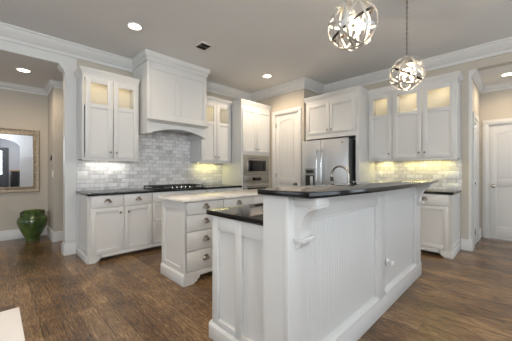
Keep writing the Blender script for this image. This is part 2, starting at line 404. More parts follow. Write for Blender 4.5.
e = bpy.data.objects.new('door_3', None); C.objects.link(e); e['kind'] = 'structure'
m = MB().box(-.53, -.512, 5.29, 5.38, 0, 2.14, .004).box(-.53, -.512, 5.87, 5.96, 0, 2.14, .004).box(-.53, -.512, 5.38, 5.87, 2.05, 2.14, .004)
m.build('door_casing', TRIM, e)
MB().box(-.53, -.520, 5.385, 5.865, .01, 2.045, .002).build('door_panel', TRIM, e)
for z in (.25, 1.05, 1.93): MB().box(-.520, -.500, 5.37, 5.40, z-.05, z+.05, .003).build('hinge', NICKEL, e)

# ------------------------------------------------------------------ cabinet kit (local: x along the front, y into the wall, z up)
def shaker(m, x0, x1, z0, z1, y0=-.02, t=.02, rail=.058, mids=(), glass=()):
    m.box(x0, x0+rail, y0, y0+t, z0, z1, .0015).box(x1-rail, x1, y0, y0+t, z0, z1, .0015)
    zs = [z0] + [z for ab in mids for z in ab] + [z1]
    m.box(x0+rail, x1-rail, y0, y0+t, z0, z0+rail, .0015).box(x0+rail, x1-rail, y0, y0+t, z1-rail, z1, .0015)
    lo = z0+rail
    spans = []
    for a, b in mids:
        m.box(x0+rail, x1-rail, y0, y0+t, a, b, .0015); spans.append((lo, a)); lo = b
    spans.append((lo, z1-rail)); out = []
    for i, (a, b) in enumerate(spans):
        if i in glass: out.append((x0+rail, x1-rail, a, b))
        else: m.box(x0+rail-.004, x1-rail+.004, y0+.012, y0+t-.001, a-.004, b+.004)
    return out
def knob(par, x, z, y=-.02):
    M = Matrix.Translation((x, y, z)) @ Matrix.Rotation(PI/2, 4, 'X')
    MB().lathe([(.007, 0), (.006, .012), (.013, .017), (.0155, .023), (.012, .029), (0, .031)], M, 14).build('knob', PULLM, par)
def cup_pull(par, x, z, y=-.02, a=.046, d=.028, h=.040):
    m = MB(); nu, nv = 14, 6; rows = []
    for j in range(nv+1):
        ph = PI/2*j/nv
        rows.append([m.bm.verts.new((x+a*math.cos(PI*i/nu), y-.001-d*math.sin(PI*i/nu)**.8*math.cos(ph), z-.022+h*math.sin(PI*i/nu)**.8*math.sin(ph))) for i in range(nu+1)])
    for j in range(nv):
        for i in range(nu):
            try: m.bm.faces.new((rows[j][i], rows[j][i+1], rows[j+1][i+1], rows[j+1][i]))
            except ValueError: pass
    bmesh.ops.remove_doubles(m.bm, verts=m.bm.verts[:], dist=1e-5)
    bmesh.ops.recalc_face_normals(m.bm, faces=m.bm.faces[:])
    m.box(x-a*.55, x+a*.55, y-.003, y, z+.012, z+.030, .001)
    m.build('cup_pull', PULLM, par)
def door(par, x0, x1, z0, z1, kx=None, kz=None, mids=(), glass=(), rail=.058):
    m = MB(); g = shaker(m, x0, x1, z0, z1, mids=mids, glass=glass, rail=rail); d = m.build('door', WHITE, par)
    for (a, b, c, e) in g: MB().box(a-.003, b+.003, -.012, -.008, c-.003, e+.003).build('glass_pane', GLASS, d)
    if kx is not None: knob(d, kx, kz)
    return d
def drawer(par, x0, x1, z0, z1, flat=True, pull=True):
    m = MB()
    if flat: m.box(x0, x1, -.02, 0, z0, z1, .003)
    else: shaker(m, x0, x1, z0, z1, rail=.045)
    d = m.build('drawer', WHITE, par)
    if pull: cup_pull(d, (x0+x1)/2, (z0+z1)/2 + .008)
    return d
def foot_pts(L, h=.095, n=6):
    # bracket foot outline (x,z): straight outer side, ogee inside
    return [(0, 0), (L*.55, 0), (L*.62, .012), (L*.78, .02), (L*.86, .042), (L, .052), (L, h), (0, h)]
def base_carcass(par, W, D, top=.885):
    MB().box(0, W, 0, D, .09, top).box(0.02, W, .16, D, .0, .09).build('carcass', WHITE, par)
def base_rail(par, x0, x1): MB().box(x0, x1, -.022, 0, .052, .095, .003).build('base_rail', WHITE, par)

G = .0045
# ---- cooktop wall base run: local x = world y - 0.86, front at x=-3.97 world
FX = -3.97; DP = .645
def west(name, label, cat, y, x=FX, group=None): return thing(name, label, cat, (x, y, 0), PI/2, group)
GB = 'base cabinets along the cooktop wall'
def unit_drawer_door(y0, y1, hinge_left, label, end=False):
    W = y1-y0; t = west('base_cabinet', label, 'cabinet', y0, group=GB)
    base_carcass(t, W, DP-.005); base_rail(t, .0 if not end else .13, W)
    x0 = .03 if end else G
    drawer(t, x0, W-G, .722, .876)
    door(t, x0, W-G, .10, .713, W-.05 if hinge_left else x0+.05, .635)
    if end:
        m = MB().prism([(0.0, 0)] + foot_pts(.15)[1:], 'y', -.022, 0)
        m.build('bracket_foot', WHITE, t)
        m = MB().box(-.018, 0, .0, DP-.005, 0, .095, .003)
        m.build('base_moulding', WHITE, t)
        m = MB(); r = .06
        m.box(-.012, 0, -.02, r, .095, .885).box(-.012, 0, DP-r, DP-.005, .095, .885).box(-.012, 0, r, DP-r, .095, .16).box(-.012, 0, r, DP-r, .82, .885)
        m.build('end_panel', WHITE, t)
    return t
unit_drawer_door(.862, 1.296, True, 'white base cabinet with one drawer and one door at left end of cooktop wall', end=True)
unit_drawer_door(1.298, 1.698, False, 'white base cabinet with drawer and door, second from left beside the cooktop drawers')
t = west('base_cabinet', 'white three-drawer base cabinet under the gas cooktop', 'cabinet', 1.70, group=GB)
W = .98; base_carcass(t, W, DP-.005); base_rail(t, 0, W)
drawer(t, G, W-G, .722, .876, pull=False); drawer(t, G, W-G, .425, .716, False); drawer(t, G, W-G, .10, .419, False)
unit_drawer_door(2.682, 3.10, True, 'white base cabinet right of the cooktop, mostly behind the island')
unit_drawer_door(3.102, 3.518, False, 'white base cabinet touching the oven tower, mostly behind the island')

def slab(name, label, pts, z0, z1, m, cat='countertop'):
    b = MB().prism(pts, 'z', z0, z1)
    ed = [e for e in b.bm.edges if abs(e.verts[0].co.z - e.verts[1].co.z) < 1e-6]
    bmesh.ops.bevel(b.bm, geom=ed, offset=.003, segments=2, affect='EDGES', profile=.5)
    return b.build(name, m, label=label, category=cat)
def rect(x0, x1, y0, y1): return [(x0, y0), (x1, y0), (x1, y1), (x0, y1)]
slab('countertop', 'long black granite countertop along the cooktop wall', rect(-4.607, -3.935, .842, 3.518), .886, .920, GRANITE)

# ---- gas cooktop
t = thing('gas_cooktop', 'black five-burner gas cooktop set in the granite under the range hood', 'cooktop', (-4.24, 2.22, .9205))
MB().box(-.25, .25, -.455, .455, 0, .012, .004).build('cooktop_base', BLACKGLASS, t)
for cx, cy, r in ((-.12, -.3, .045), (.11, -.3, .055), (0, 0, .07), (-.12, .3, .045), (.11, .3, .055)):
    MB().lathe([(0, .012), (r, .012), (r, .024), (r*.7, .026), (r*.7, .034), (0, .036)], Matrix.Translation((cx, cy, 0)), 20).build('burner', BLACKM, t)
for y0 in (-.45, -.15, .15):
    m = MB(); y1 = y0+.3
    for y in (y0+.008, y1-.008): m.box(-.22, .2, y-.006, y+.006, .034, .046)
    for x in (-.22, -.11, 0, .1, .2): m.box(x-.006, x+.006, y0+.008, y1-.008, .034, .046)
    m.box(-.22, .2, (y0+y1)/2-.006, (y0+y1)/2+.006, .034, .048)
    for x in (-.21, .19):
        for y in (y0+.01, y1-.01): m.box(x-.007, x+.007, y-.007, y+.007, .012, .036)
    m.build('grate', BLACKM, t)
for k in range(5):
    MB().lathe([(0, .012), (.018, .012), (.016, .034), (0, .036)], Matrix.Translation((.225, -.16+.08*k, 0)), 16).build('control_knob', NICKEL, t)

# ---- upper cabinets with lit glass tops
def upper(t, W, D, z0, ztop, doors, mid, light_col, strip_mat, strip_power, strip_col, knob_sides, inner=.4, crown_path=None, left_stile=.02):
    th = .018; sh = mid[0]+.02
    m = MB().box(0, th, 0, D, z0, ztop).box(W-th, W, 0, D, z0, ztop).box(th, W-th, D-.008, D, z0, ztop)
    m.box(th, W-th, .018, D-.008, z0, z0+th).box(th, W-th, .018, D-.008, ztop-.012, ztop).box(th, W-th, .004, D-.008, sh, sh+th)
    # face frame
    m.box(th, W-th, 0, .018, z0, z0+.04).box(th, W-th, 0, .018, ztop-.05, ztop)
    m.build('carcass', WHITE, t)
    MB().box(th, W-th, D-.0095, D-.008, sh+th, ztop-.012).build('cabinet_back', CABIN, t)
    xs = [left_stile + (W-left_stile-.012)*k/doors for k in range(doors+1)]
    for k in range(doors):
        a, b = xs[k]+G, xs[k+1]-G
        door(t, a, b, z0+.012, ztop-.04, (b-.035) if knob_sides[k] == 'r' else (a+.035), z0+.1, mids=(mid,), glass=(1,), rail=.068)
    m = MB().sweep(SMALLCROWN, crown_path, z=ztop+.0)
    m.xform(Matrix.Translation((0, 0, .085)))
    m.build('cornice', WHITE, t)
    MB().box(0, W, 0, D, ztop, ztop+.083).build('frieze', WHITE, t)
    MB().box(0, W, -.012, .012, z0-.025, z0, .003).build('light_rail', WHITE, t)
    s = MB().box(.1, W-.1, D-.125, D-.075, z0-.014, z0-.001).build('light_strip', PLATE, t)
    MB().box(.11, W-.11, D-.12, D-.08, z0-.017, z0-.014).build('lens', strip_mat, s)
    lamp('strip_glow', 'AREA', (W/2, D-.1, z0-.02), strip_power, strip_col, t, W-.22, None, None, .04)
    n = 2 if W > .5 else 1
    for k in range(n):
        s = MB().lathe([(0, 0), (.03, 0), (.03, -.012), (.022, -.014), (0, -.014)], Matrix.Translation((W*(k+.5)/n, D*.5, ztop-.012)), 18).build('puck_light', LENS, t)
        lamp('puck_glow', 'POINT', (W*(k+.5)/n, D*.45, ztop-.06), inner, light_col, t, .03)
    return t
GU = 'glass-topped upper cabinets'
MID = (2.11, 2.172)
UX = -4.27; UD = .335
W = 1.618-.86
t = west('upper_cabinet', 'white double-door glass-topped upper cabinet left of the range hood', 'cabinet', .86, UX, GU)
upper(t, W, UD, 1.385, 2.57, 2, MID, (1, .84, .58), STRIPC, 1.0, (1.0, .96, .86), 'rl', .35, [(0, UD), (0, 0), (W, 0)], .024)
W = 3.505-2.738
t = west('upper_cabinet', 'white double-door glass-topped upper cabinet between range hood and oven tower', 'cabinet', 2.738, UX, GU)
upper(t, W, UD, 1.385, 2.57, 2, MID, (1, .84, .55), STRIPW, 1.5, (1.0, .90, .34), 'rl', .35, [(0, 0), (W, 0)], .02)

# ---- range hood
t = west('range_hood', 'tall white wooden range hood with ledge and arched valance above the cooktop', 'range hood', 1.653, -4.04)
W = 1.08; D = .575
MB().box(0, W, 0, D-.002, 1.975, ZC-.002).build('hood_body', WHITE, t)
m = MB()
m.box(0, .07, -.014, 0, 1.975, ZC-.14, .0015).box(W-.07, W, -.014, 0, 1.975, ZC-.14, .0015).box(.07, W-.07, -.014, 0, 1.975, 2.11, .0015).box(.07, W-.07, -.014, 0, ZC-.25, ZC-.14, .0015).box(W/2-.045, W/2+.045, -.014, 0, 2.12, ZC-.25, .0015)
m.build('front_panel', WHITE, t)
MB().sweep(HOODCROWN, [(0, D-.01), (0, -.014), (W, -.014), (W, D-.01)], z=ZC-.001).build('hood_crown', WHITE, t)
LEDGE = [(0, 0), (.08, 0), (.08, -.012), (.068, -.016), (.05, -.03), (.018, -.046), (0, -.05)]
MB().sweep(LEDGE, [(.07, -.011), (.07, -.014), (W-.07, -.014), (W-.07, -.011)], z=2.018).build('ledge', WHITE, t)
pts = [(0, 1.975), (0, 1.80), (.075, 1.80)] + [(.075+(W-.15)*k/16, 1.80+.02+.085*math.sin(PI*k/16)) for k in range(17)] + [(W-.075, 1.80), (W, 1.80), (W, 1.975)]
MB().prism(pts, 'y', -.014, .02).build('arched_valance', WHITE, t)
MB().box(0, .035, .02, D-.012, 1.80, 1.975).build('side_skirt', WHITE, t)
MB().box(W-.035, W, .02, D-.012, 1.80, 1.975).build('side_skirt', WHITE, t)
MB().box(.035, W-.035, .02, D-.012, 1.94, 1.96).build('hood_insert', STEEL, t)

# ---- oven tower
t = west('oven_tower', 'tall white oven cabinet between the cooktop run and the pantry door', 'cabinet', 3.525, -3.97)
W = .85; D = .645; DT = .64
m = MB().box(0, .02, 0, DT, .0, 2.57).box(W-.02, W, 0, DT, .0, 2.57).box(.02, W-.02, DT-.01, DT, 0, 2.57)
m.box(.02, W-.02, 0, DT-.01, .09, .11).box(.02, W-.02, 0, DT-.01, .40, .42).box(.02, W-.02, .02, DT-.01, 1.104, 1.114).box(.02, W-.02, 0, DT-.01, 1.545, 1.565).box(.02, W-.02, 0, DT-.01, 2.55, 2.57)
m.box(.02, .05, 0, .02, .42, 1.545).box(W-.05, W-.02, 0, .02, .42, 1.545).box(.02, W-.02, 0, .02, 1.565, 1.64).box(.02, W-.02, 0, .02, 2.48, 2.55)
m.build('carcass', WHITE, t)
door(t, .02, W/2-G, 1.60, 2.49, W/2-.04, 1.67); door(t, W/2+G, W-.02, 1.60, 2.49, W/2+.04, 1.67)
drawer(t, .02, W-.02, .115, .40)
MB().box(0, W, 0, DT, 2.57, 2.653).build('frieze', WHITE, t)
m = MB().sweep(SMALLCROWN, [(0, .235), (0, 0), (W+.03, 0)], z=2.655); m.build('cornice', WHITE, t)
MB().box(0, W, -.018, 0, 0, .09, .003).build('base_moulding', WHITE, t)
# microwave
t = west('microwave', 'built-in stainless microwave in the oven tower, above the wall oven', 'microwave', 3.575, -3.972)
W = .75
m = MB().box(0, W, -.012, .35, 1.116, 1.542)
m.build('casing', OVENSTEEL, t)
m = MB().box(0, .05, -.026, -.012, 1.118, 1.54, .003).box(W-.05, W, -.026, -.012, 1.118, 1.54, .003).box(.05, W-.05, -.026, -.012, 1.118, 1.175, .003).box(.05, W-.05, -.026, -.012, 1.47, 1.54, .003)
m.build('trim_kit', OVENSTEEL, t)
d = MB().box(.056, W-.056, -.032, -.013, 1.18, 1.465, .004).build('door', OVENSTEEL, t)
MB().box(.12, .52, -.035, -.032, 1.205, 1.425, .002).build('window', BLACKGLASS, d)
MB().box(.523, W-.11, -.035, -.032, 1.205, 1.425, .002).build('control_panel', BLACKGLASS, d)
MB().tube([(.11, -.06, 1.445), (.64, -.06, 1.445)], .009).tube([(.13, -.06, 1.445), (.13, -.03, 1.445)], .006).tube([(.62, -.06, 1.445), (.62, -.03, 1.445)], .006).build('handle', CHROME, d)
# wall oven
t = west('wall_oven', 'built-in stainless wall oven with handle bar, below the microwave', 'oven', 3.575, -3.972)
MB().box(0, W, -.012, .5, .424, 1.102).build('casing', OVENSTEEL, t)
p = MB().box(0, W, -.03, -.012, .975, 1.10, .003).build('control_panel', OVENSTEEL, t)
MB().box(.24, .5, -.033, -.03, 1.01, 1.075, .001).build('display', BLACKGLASS, p)
d = MB().box(0, W, -.035, -.012, .43, .962, .004).build('door', OVENSTEEL, t)
MB().box(.09, W-.09, -.038, -.035, .52, .86, .002).build('window', BLACKGLASS, d)
MB().tube([(.04, -.075, .915), (W-.04, -.075, .915)], .011).tube([(.07, -.075, .915), (.07, -.035, .915)], .008).tube([(W-.07, -.075, .915), (W-.07, -.035, .915)], .008).build('handle', CHROME, d)

# ------------------------------------------------------------------ north wall: refrigerator surround, refrigerator, uppers, base
t = thing('refrigerator_surround', 'tall white cabinet surround with two doors over the refrigerator', 'cabinet', (-3.03, 4.42, 0))
W = 1.08; D = .698
m = MB().box(0, .03, 0, D, 0, 2.57).box(W-.06, W, 0, D, 0, 2.57).box(.03, W-.06, 0, D, 1.885, 2.57).box(.03, W-.06, D-.01, D, 0, 1.885)
m.build('carcass', WHITE, t)
m = MB().box(.0, W, -.006, 0, 1.83, 1.915); m.build('face_rail', WHITE, t)
door(t, .03, W/2-.012-G, 1.92, 2.485, W/2-.055, 1.98); door(t, W/2-.012+G, W-.06, 1.92, 2.485, W/2+.03, 1.98)
MB().box(0, W, 0, D, 2.57, 2.653).build('frieze', WHITE, t)
MB().sweep(SMALLCROWN, [(-.03, 0), (W, 0), (W, .305)], z=2.655).build('cornice', WHITE, t)

t = thing('refrigerator', 'stainless french-door refrigerator with water dispenser in the white surround', 'refrigerator', (-2.985, 4.22, 0))
W = .93
MB().box(.005, W-.005, .06, .85, .02, 1.765, .004).build('body', mat('fridge_grey_side', srgb(80, 80, 82), .4, .6), t)
SP = .405
d1 = MB().box(.002, SP-.003, 0, .055, .70, 1.78, .008).build('door', STEEL, t)
d2 = MB().box(SP+.003, W-.002, 0, .055, .70, 1.78, .008).build('door', STEEL, t)
d3 = MB().box(.002, W-.002, 0, .055, .06, .69, .008).build('freezer_drawer', STEEL, t)
for d, x in ((d1, SP-.05), (d2, SP+.05)):
    MB().tube([(x, -.012, .80), (x, -.055, .84), (x, -.062, 1.05), (x, -.062, 1.35), (x, -.055, 1.56), (x, -.012, 1.60)], .014, 12).build('handle', CHROME, d)
MB().tube([(.08, -.01, .62), (.1, -.055, .62), (W-.1, -.055, .62), (W-.08, -.01, .62)], .013, 12).build('handle', CHROME, d3)
p = MB().box(.07, .30, -.006, 0, .87, 1.26, .003).build('dispenser', mat('dispenser_grey', srgb(150, 150, 150), .3, .7), d1)
MB().box(.09, .28, -.008, -.006, .90, 1.13).build('recess', BLACKM, p)
MB().box(.10, .27, -.009, -.006, 1.17, 1.23).build('display', BLACKGLASS, p)
MB().box(.19, .25, -.012, -.008, .93, 1.11, .002).build('paddle', STEEL, p)
MB().box(W-.11, W-.09, -.003, 0, 1.69, 1.715).build('badge', BLACKM, d2)
MB().box(0.01, W-.01, .005, .07, .0, .055).build('toe_grille', BLACKM, t)

MIDN = (2.115, 2.178)
GN = GU
t = thing('upper_cabinet', 'white single-door glass-topped upper cabinet beside the refrigerator surround', 'cabinet', (-1.946, 4.79, 0), 0, GN)
W = .416
upper(t, W, .325, 1.405, 2.575, 1, MIDN, (1, .86, .60), STRIPW, .9, (1.0, .84, .30), 'r', .5, [(0.0, 0), (W, 0)], .02)
t = thing('upper_cabinet', 'white double-door glass-topped upper cabinet at right end, beside the hall opening', 'cabinet', (-1.528, 4.79, 0), 0, GN)
W = .872
upper(t, W, .325, 1.405, 2.575, 2, MIDN, (1, .86, .60), STRIPW, 1.8, (1.0, .84, .30), 'rl', .5, [(0, 0), (W, 0), (W, .325)], .0)

def north_base(x0, x1, label, end):
    t = thing('base_cabinet', label, 'cabinet', (x0, 4.49, 0), 0, 'base cabinets under the right uppers'); W = x1-x0; Dn = .622
    base_carcass(t, W, Dn); base_rail(t, 0, W-.13 if end else W)
    xe = W-.035 if end else W-G
    drawer(t, G, xe, .722, .876); door(t, G, xe, .10, .713, None if end else xe-.05, .655)
    if end:
        pts = [(W - p[0], p[1]) for p in foot_pts(.15)]
        MB().prism(pts, 'y', -.022, 0).build('bracket_foot', WHITE, t)
        MB().box(W, W+.018, -.022, Dn, 0, .095, .003).build('base_moulding', WHITE, t)
        m = MB(); r = .06
        m.box(W, W+.012, -.02, r, .095, .885).box(W, W+.012, Dn-r, Dn, .095, .885).box(W, W+.012, r, Dn-r, .095, .16).box(W, W+.012, r, Dn-r, .82, .885)
        m.build('end_panel', WHITE, t)
    return t
north_base(-1.94, -1.30, 'white base cabinet right of the refrigerator, hidden behind the raised bar', False)
north_base(-1.298, -.675, 'white base cabinet with bracket foot beside the hall opening', True)
slab('countertop', 'short black granite countertop between refrigerator and hall opening', rect(-1.945, -.645, 4.455, 5.107), .886, .920, GRANITE)

# ------------------------------------------------------------------ island with marble top
t = west('island_cabinet', 'white drawer island with marble top standing before the cooktop run', 'island', 1.425, -2.51)
Wd = 1.935; Di = .505
MB().box(0, Wd, 0, Di, .10, .886).box(.02, Wd-.08, .16, Di-.02, 0, .10).build('carcass', WHITE, t)
bx = [.012, .505, .99, 1.475, Wd-.012]
for k in range(4):
    a, b = bx[k]+G, bx[k+1]-G
    if k == 0:
        for z0, z1 in ((.747, .878), (.564, .739), (.354, .556), (.142, .346)): drawer(t, a, b, z0, z1)
    else:
        drawer(t, a, b, .746, .878); door(t, a, b, .142, .741, b-.05, .68)
m = MB(); r = .07
m.box(-.014, 0, -.02, r, .1, .886).box(-.014, 0, Di-r, Di, .1, .886).box(-.014, 0, r, Di-r, .1, .18).box(-.014, 0, r, Di-r, .80, .886)
m.build('end_panel', WHITE, t)
MB().prism(foot_pts(.17, .125), 'y', -.03, -.002).build('bracket_foot', WHITE, t)
MB().box(.17, Wd-.02, -.03, -.002, .075, .125, .003).build('base_rail', WHITE, t)
m = MB().box(-.03, -.001, -.03, Di+.0, 0, .105, .003).prism([(-.03, .105), (-.014, .125), (-.001, .125), (-.001, .105)], 'y', -.03, Di)
m.build('base_moulding', WHITE, t)
slab('island_countertop', 'white marble slab on top of the drawer island', rect(-3.04, -2.46, 1.378, 3.40), .888, .918, MARBLE, 'countertop')

# ------------------------------------------------------------------ sink peninsula: low cabinet, low granite, raised bar
KX0, KX1, KY0, KY1 = -1.005, -.830, 1.055, 3.56
ZB = 1.088
t = thing('peninsula_cabinet', 'white low peninsula cabinet with two-panel end beside the raised bar', 'cabinet', (-1.582, 1.145, 0))
W = KX0-.003+1.582; D = 2.40
MB().box(0, W, 0, D, .10, .893).box(.06, W, .0, D, 0, .10).build('carcass', WHITE, t)
m = MB(); st = .055
xs = [0, st, .27, .33, W-st*.5, W]
m.box(0, .06, -.022, 0, .12, .893, .0015).box(.255, .315, -.022, 0, .12, .893, .0015).box(W-.03, W, -.022, 0, .12, .893, .0015).box(.06, .255, -.022, 0, .12, .16, .0015).box(.315, W-.03, -.022, 0, .12, .16, .0015).box(.06, .255, -.022, 0, .80, .893, .0015).box(.315, W-.03, -.022, 0, .80, .893, .0015)
m.build('end_panel', WHITE, t)
m = MB().box(-.03, W, -.034, 0, 0, .10, .003).prism([(-.034, .10), (-.016, .12), (0, .12), (0, .10)], 'x', -.03, W).box(-.03, -.001, .001, .5, 0, .10, .003)
m.build('base_moulding', WHITE, t)
for k in range(4):
    y0 = .02 + k*.595
    MB().box(-.02, 0, y0, y0+.59, .13, .72, .002).build('door', WHITE, t)
    MB().box(-.02, 0, y0, y0+.59, .725, .88, .002).build('drawer', WHITE, t)
slab('peninsula_countertop', 'low black granite countertop with square corner behind the raised bar', rect(-1.64, KX0-.002, 1.11, 3.56), .896, .930, GRANITE)

t = thing('breakfast_bar', 'raised white beadboard bar wall with square corner post and brackets', 'bar', (0, 0, 0))
MB().box(KX0, KX1-.030, KY0, KY1, 0, ZB).build('bar_wall', WHITE, t)
fx0, fx1 = KX1-.030, KX1
m = MB().box(fx0, fx1, KY0, 1.20, .0, ZB, .0015).box(fx0, fx1, 2.235, 2.40, .14, ZB, .0015).box(fx0, fx1, 3.345, KY1, .0, ZB, .0015)
m.box(fx0, fx1, 1.20, 2.235, .945, ZB, .0015).box(fx0, fx1, 2.40, 3.345, .945, ZB, .0015).box(fx0, fx1, 1.20, 2.235, .0, .145, .0015).box(fx0, fx1, 2.235, 3.345, .0, .145, .0015)
m.build('frame', WHITE, t)
for y0, y1 in ((1.20, 2.235), (2.40, 3.345)):
    m = MB(); n = int((y1-y0)/.032); s = (y1-y0)/n
    for k in range(n): m.box(fx0-.001, fx0+.006, y0+k*s+.0003, y0+(k+1)*s-.0003, .145, .945, .0011)
    m.build('beadboard', WHITE, t)
    m = MB(); q = .016
    for a, b, c, d in ((y0, y0+q, .145, .945), (y1-q, y1, .145, .945), (y0+q, y1-q, .945-q, .945)): m.box(fx0, fx1-.006, a, b, c, d, .003)
    m.prism([(fx0, .145), (fx1+.012, .145), (fx1+.012, .160), (fx1+.004, .172), (fx0+.008, .185), (fx0, .185)], 'y', y0, y1)
    m.build('panel_moulding', WHITE, t)
m = MB().box(fx1, fx1+.006, KY0-.0, KY1+.006, 0, .143, .002); m.build('base_moulding', WHITE, t)
def corbel(yc, wd=.095):
    y0, y1 = yc-wd/2, yc+wd/2; x = KX1
    e = MB().box(x, x+.14, y0-.012, y1+.012, ZB-.045, ZB-.001, .003)
    e.prism([(x, ZB-.045), (x+.13, ZB-.045), (x+.122, ZB-.06), (x+.113, ZB-.065)] + [(x+.113-.083*math.sin(PI/2*k/10), ZB-.065-.15*(1-math.cos(PI/2*k/10))) for k in range(1, 11)] + [(x, ZB-.215)], 'y', y0, y1)
    e.box(x, x+.135, y0-.004, y1+.004, ZB-.058, ZB-.045, .002)
    e.box(x, x+.06, y0-.012, y1+.012, ZB-.237, ZB-.215, .003)
    e.prism([(x, ZB-.237), (x+.042, ZB-.237), (x+.03, ZB-.262), (x+.012, ZB-.275), (x, ZB-.28)], 'y', y0+.005, y1-.005)
    e.build('corbel', WHITE, t)
corbel(1.155); corbel(3.42)
M = Matrix.Translation((KX1-.014, 2.49, .405)) @ Matrix.Rotation(PI/2, 4, 'Y')
MB().lathe([(.026, 0), (.026, .006), (.010, .012), (.010, .03), (.018, .036), (.021, .048), (.014, .056), (0, .058)], M, 18).lathe([(0, 0), (.034, 0), (.034, .006), (0, .008)], M, 20).build('knob', PLATE, t)

pts = [(-1.02, 1.025), (-.685, 1.025), (-.66, 1.12), (-.635, 1.33), (-.607, 1.65), (-.592, 2.0), (-.588, 2.35), (-.594, 2.7), (-.61, 3.05), (-.635, 3.35), (-.655, 3.56), (-.70, 3.62), (-1.02, 3.62)]
slab('bar_countertop', 'raised black granite bar top with bowed front edge', pts, ZB+.001, ZB+.030, GRANITE)

# faucet behind the bar
t = thing('faucet', 'brushed gooseneck kitchen faucet rising behind the raised bar', 'faucet', (-1.10, 2.27, .931))
MB().lathe([(0, 0), (.026, 0), (.026, .008), (.02, .014), (.018, .10), (.016, .12), (.0, .12)], None, 18).build('base', NICKEL, t)
arc = [(0, 0, .1), (0, 0, .235)] + [(-.085+.085*math.cos(PI*k/10*1.08), 0, .245+.085*math.sin(PI*k/10*1.08)) for k in range(0, 11)]
MB().tube(arc, .0105, 12).build('spout', NICKEL, t)
e = arc[-1]; MB().tube([(e[0], 0, e[2]+.005), (e[0]+.008, 0, e[2]-.035)], [.0135, .016], 12).build('spray_head', BLACKM, t)
MB().tube([(.0, .016, .09), (.01, .05, .13), (.015, .075, .19)], [.009, .008, .006], 10).build('lever', NICKEL, t)

# ------------------------------------------------------------------ ceiling fittings
def downlight(x, y, z, power, label, spread=2.95):
    t = thing('recessed_light', label, 'ceiling light', (x, y, z), 0, 'recessed ceiling lights')
    MB().lathe([(.072, -.001), (.098, -.001), (.096, -.007), (.076, -.009), (.072, -.001)], None, 28).build('trim_ring', PLATE, t)
    MB().lathe([(0, -.002), (.072, -.002), (.072, -.004), (0, -.004)], None, 28).build('lens', LENS, t)
    lamp('downlight_glow', 'SPOT', (0, 0, -.03), power, WARM, t, .07, None, spread)
    return t
downlight(-3.45, 1.26, ZC, 26, 'recessed ceiling light left of and before the range hood')
downlight(-3.46, 3.74, ZC, 88, 'recessed ceiling light in front of the oven tower')
downlight(-5.32, .31, ZL, 48, 'recessed ceiling light in the dining room beyond the header')
downlight(3.6, 0, ZL, 40, 'added unseen ceiling light brightening the foyer behind the arch')  # added lamp, lightens the foyer as the mirror shows it
downlight(-.14, 5.75, ZL, 36, 'recessed ceiling light in the hall at right')
downlight(-.3, 2.5, ZC, 120, 'recessed kitchen ceiling light above the floor right of the bar', 1.7)
downlight(-2.2, .6, ZC, 110, 'recessed kitchen ceiling light near the middle of the room', 1.7)

t = thing('air_vent', 'small rectangular ceiling air vent with dark slots before the range hood', 'vent', (-3.29, 2.175, ZC))
MB().box(-.12, .12, -.10, .10, -.008, -.001, .002).build('frame', mat('vent_enamel', srgb(222, 216, 212), .5), t)
MB().box(-.085, -.004, -.075, .075, -.0095, -.008).box(.004, .085, -.075, .075, -.0095, -.008).build('grille_opening', mat('vent_shadow', srgb(66, 60, 55), .8), t)
m = MB()
for s0 in (-.085, .004):
    for k in range(5): m.box(s0+.008+k*.016, s0+.011+k*.016, -.075, .075, -.013, -.0095)
m.build('louver', BRONZE, t)

# unseen lamps added behind the viewer to brighten the ceiling
def uplight(loc, power, label):
    t = thing('added_uplight', label, 'added fill lamp', loc, 0, 'added fill lamps behind the viewer')
    MB().lathe([(0, 0), (.15, 0), (.15, .015), (.03, .03), (0, .03)], None, 28).build('base', BRONZE, t)
    MB().tube([(0, 0, .03), (0, 0, 1.72)], .012, 10).build('pole', BRONZE, t)
    MB().lathe([(0, 1.70), (.04, 1.71), (.12, 1.76), (.19, 1.85), (.185, 1.85), (.115, 1.768), (.03, 1.722), (0, 1.72)], None, 32).build('bowl_shade', BRONZE, t)
    MB().lathe([(0, 1.725), (.02, 1.74), (.03, 1.77), (.02, 1.80), (0, 1.805)], None, 14).build('bulb', BULB, t)
    lamp('added_uplight_glow', 'POINT', (0, 0, 1.86), power, (.92, .97, 1.02), t, .09)
uplight((1.3, -1.7, 0), 310, 'bronze torchiere added unseen behind the viewer to brighten the ceiling, nearer the kitchen')
uplight((1.8, -.75, 0), 180, 'bronze torchiere added unseen behind the viewer to brighten the ceiling, beside the arched opening')
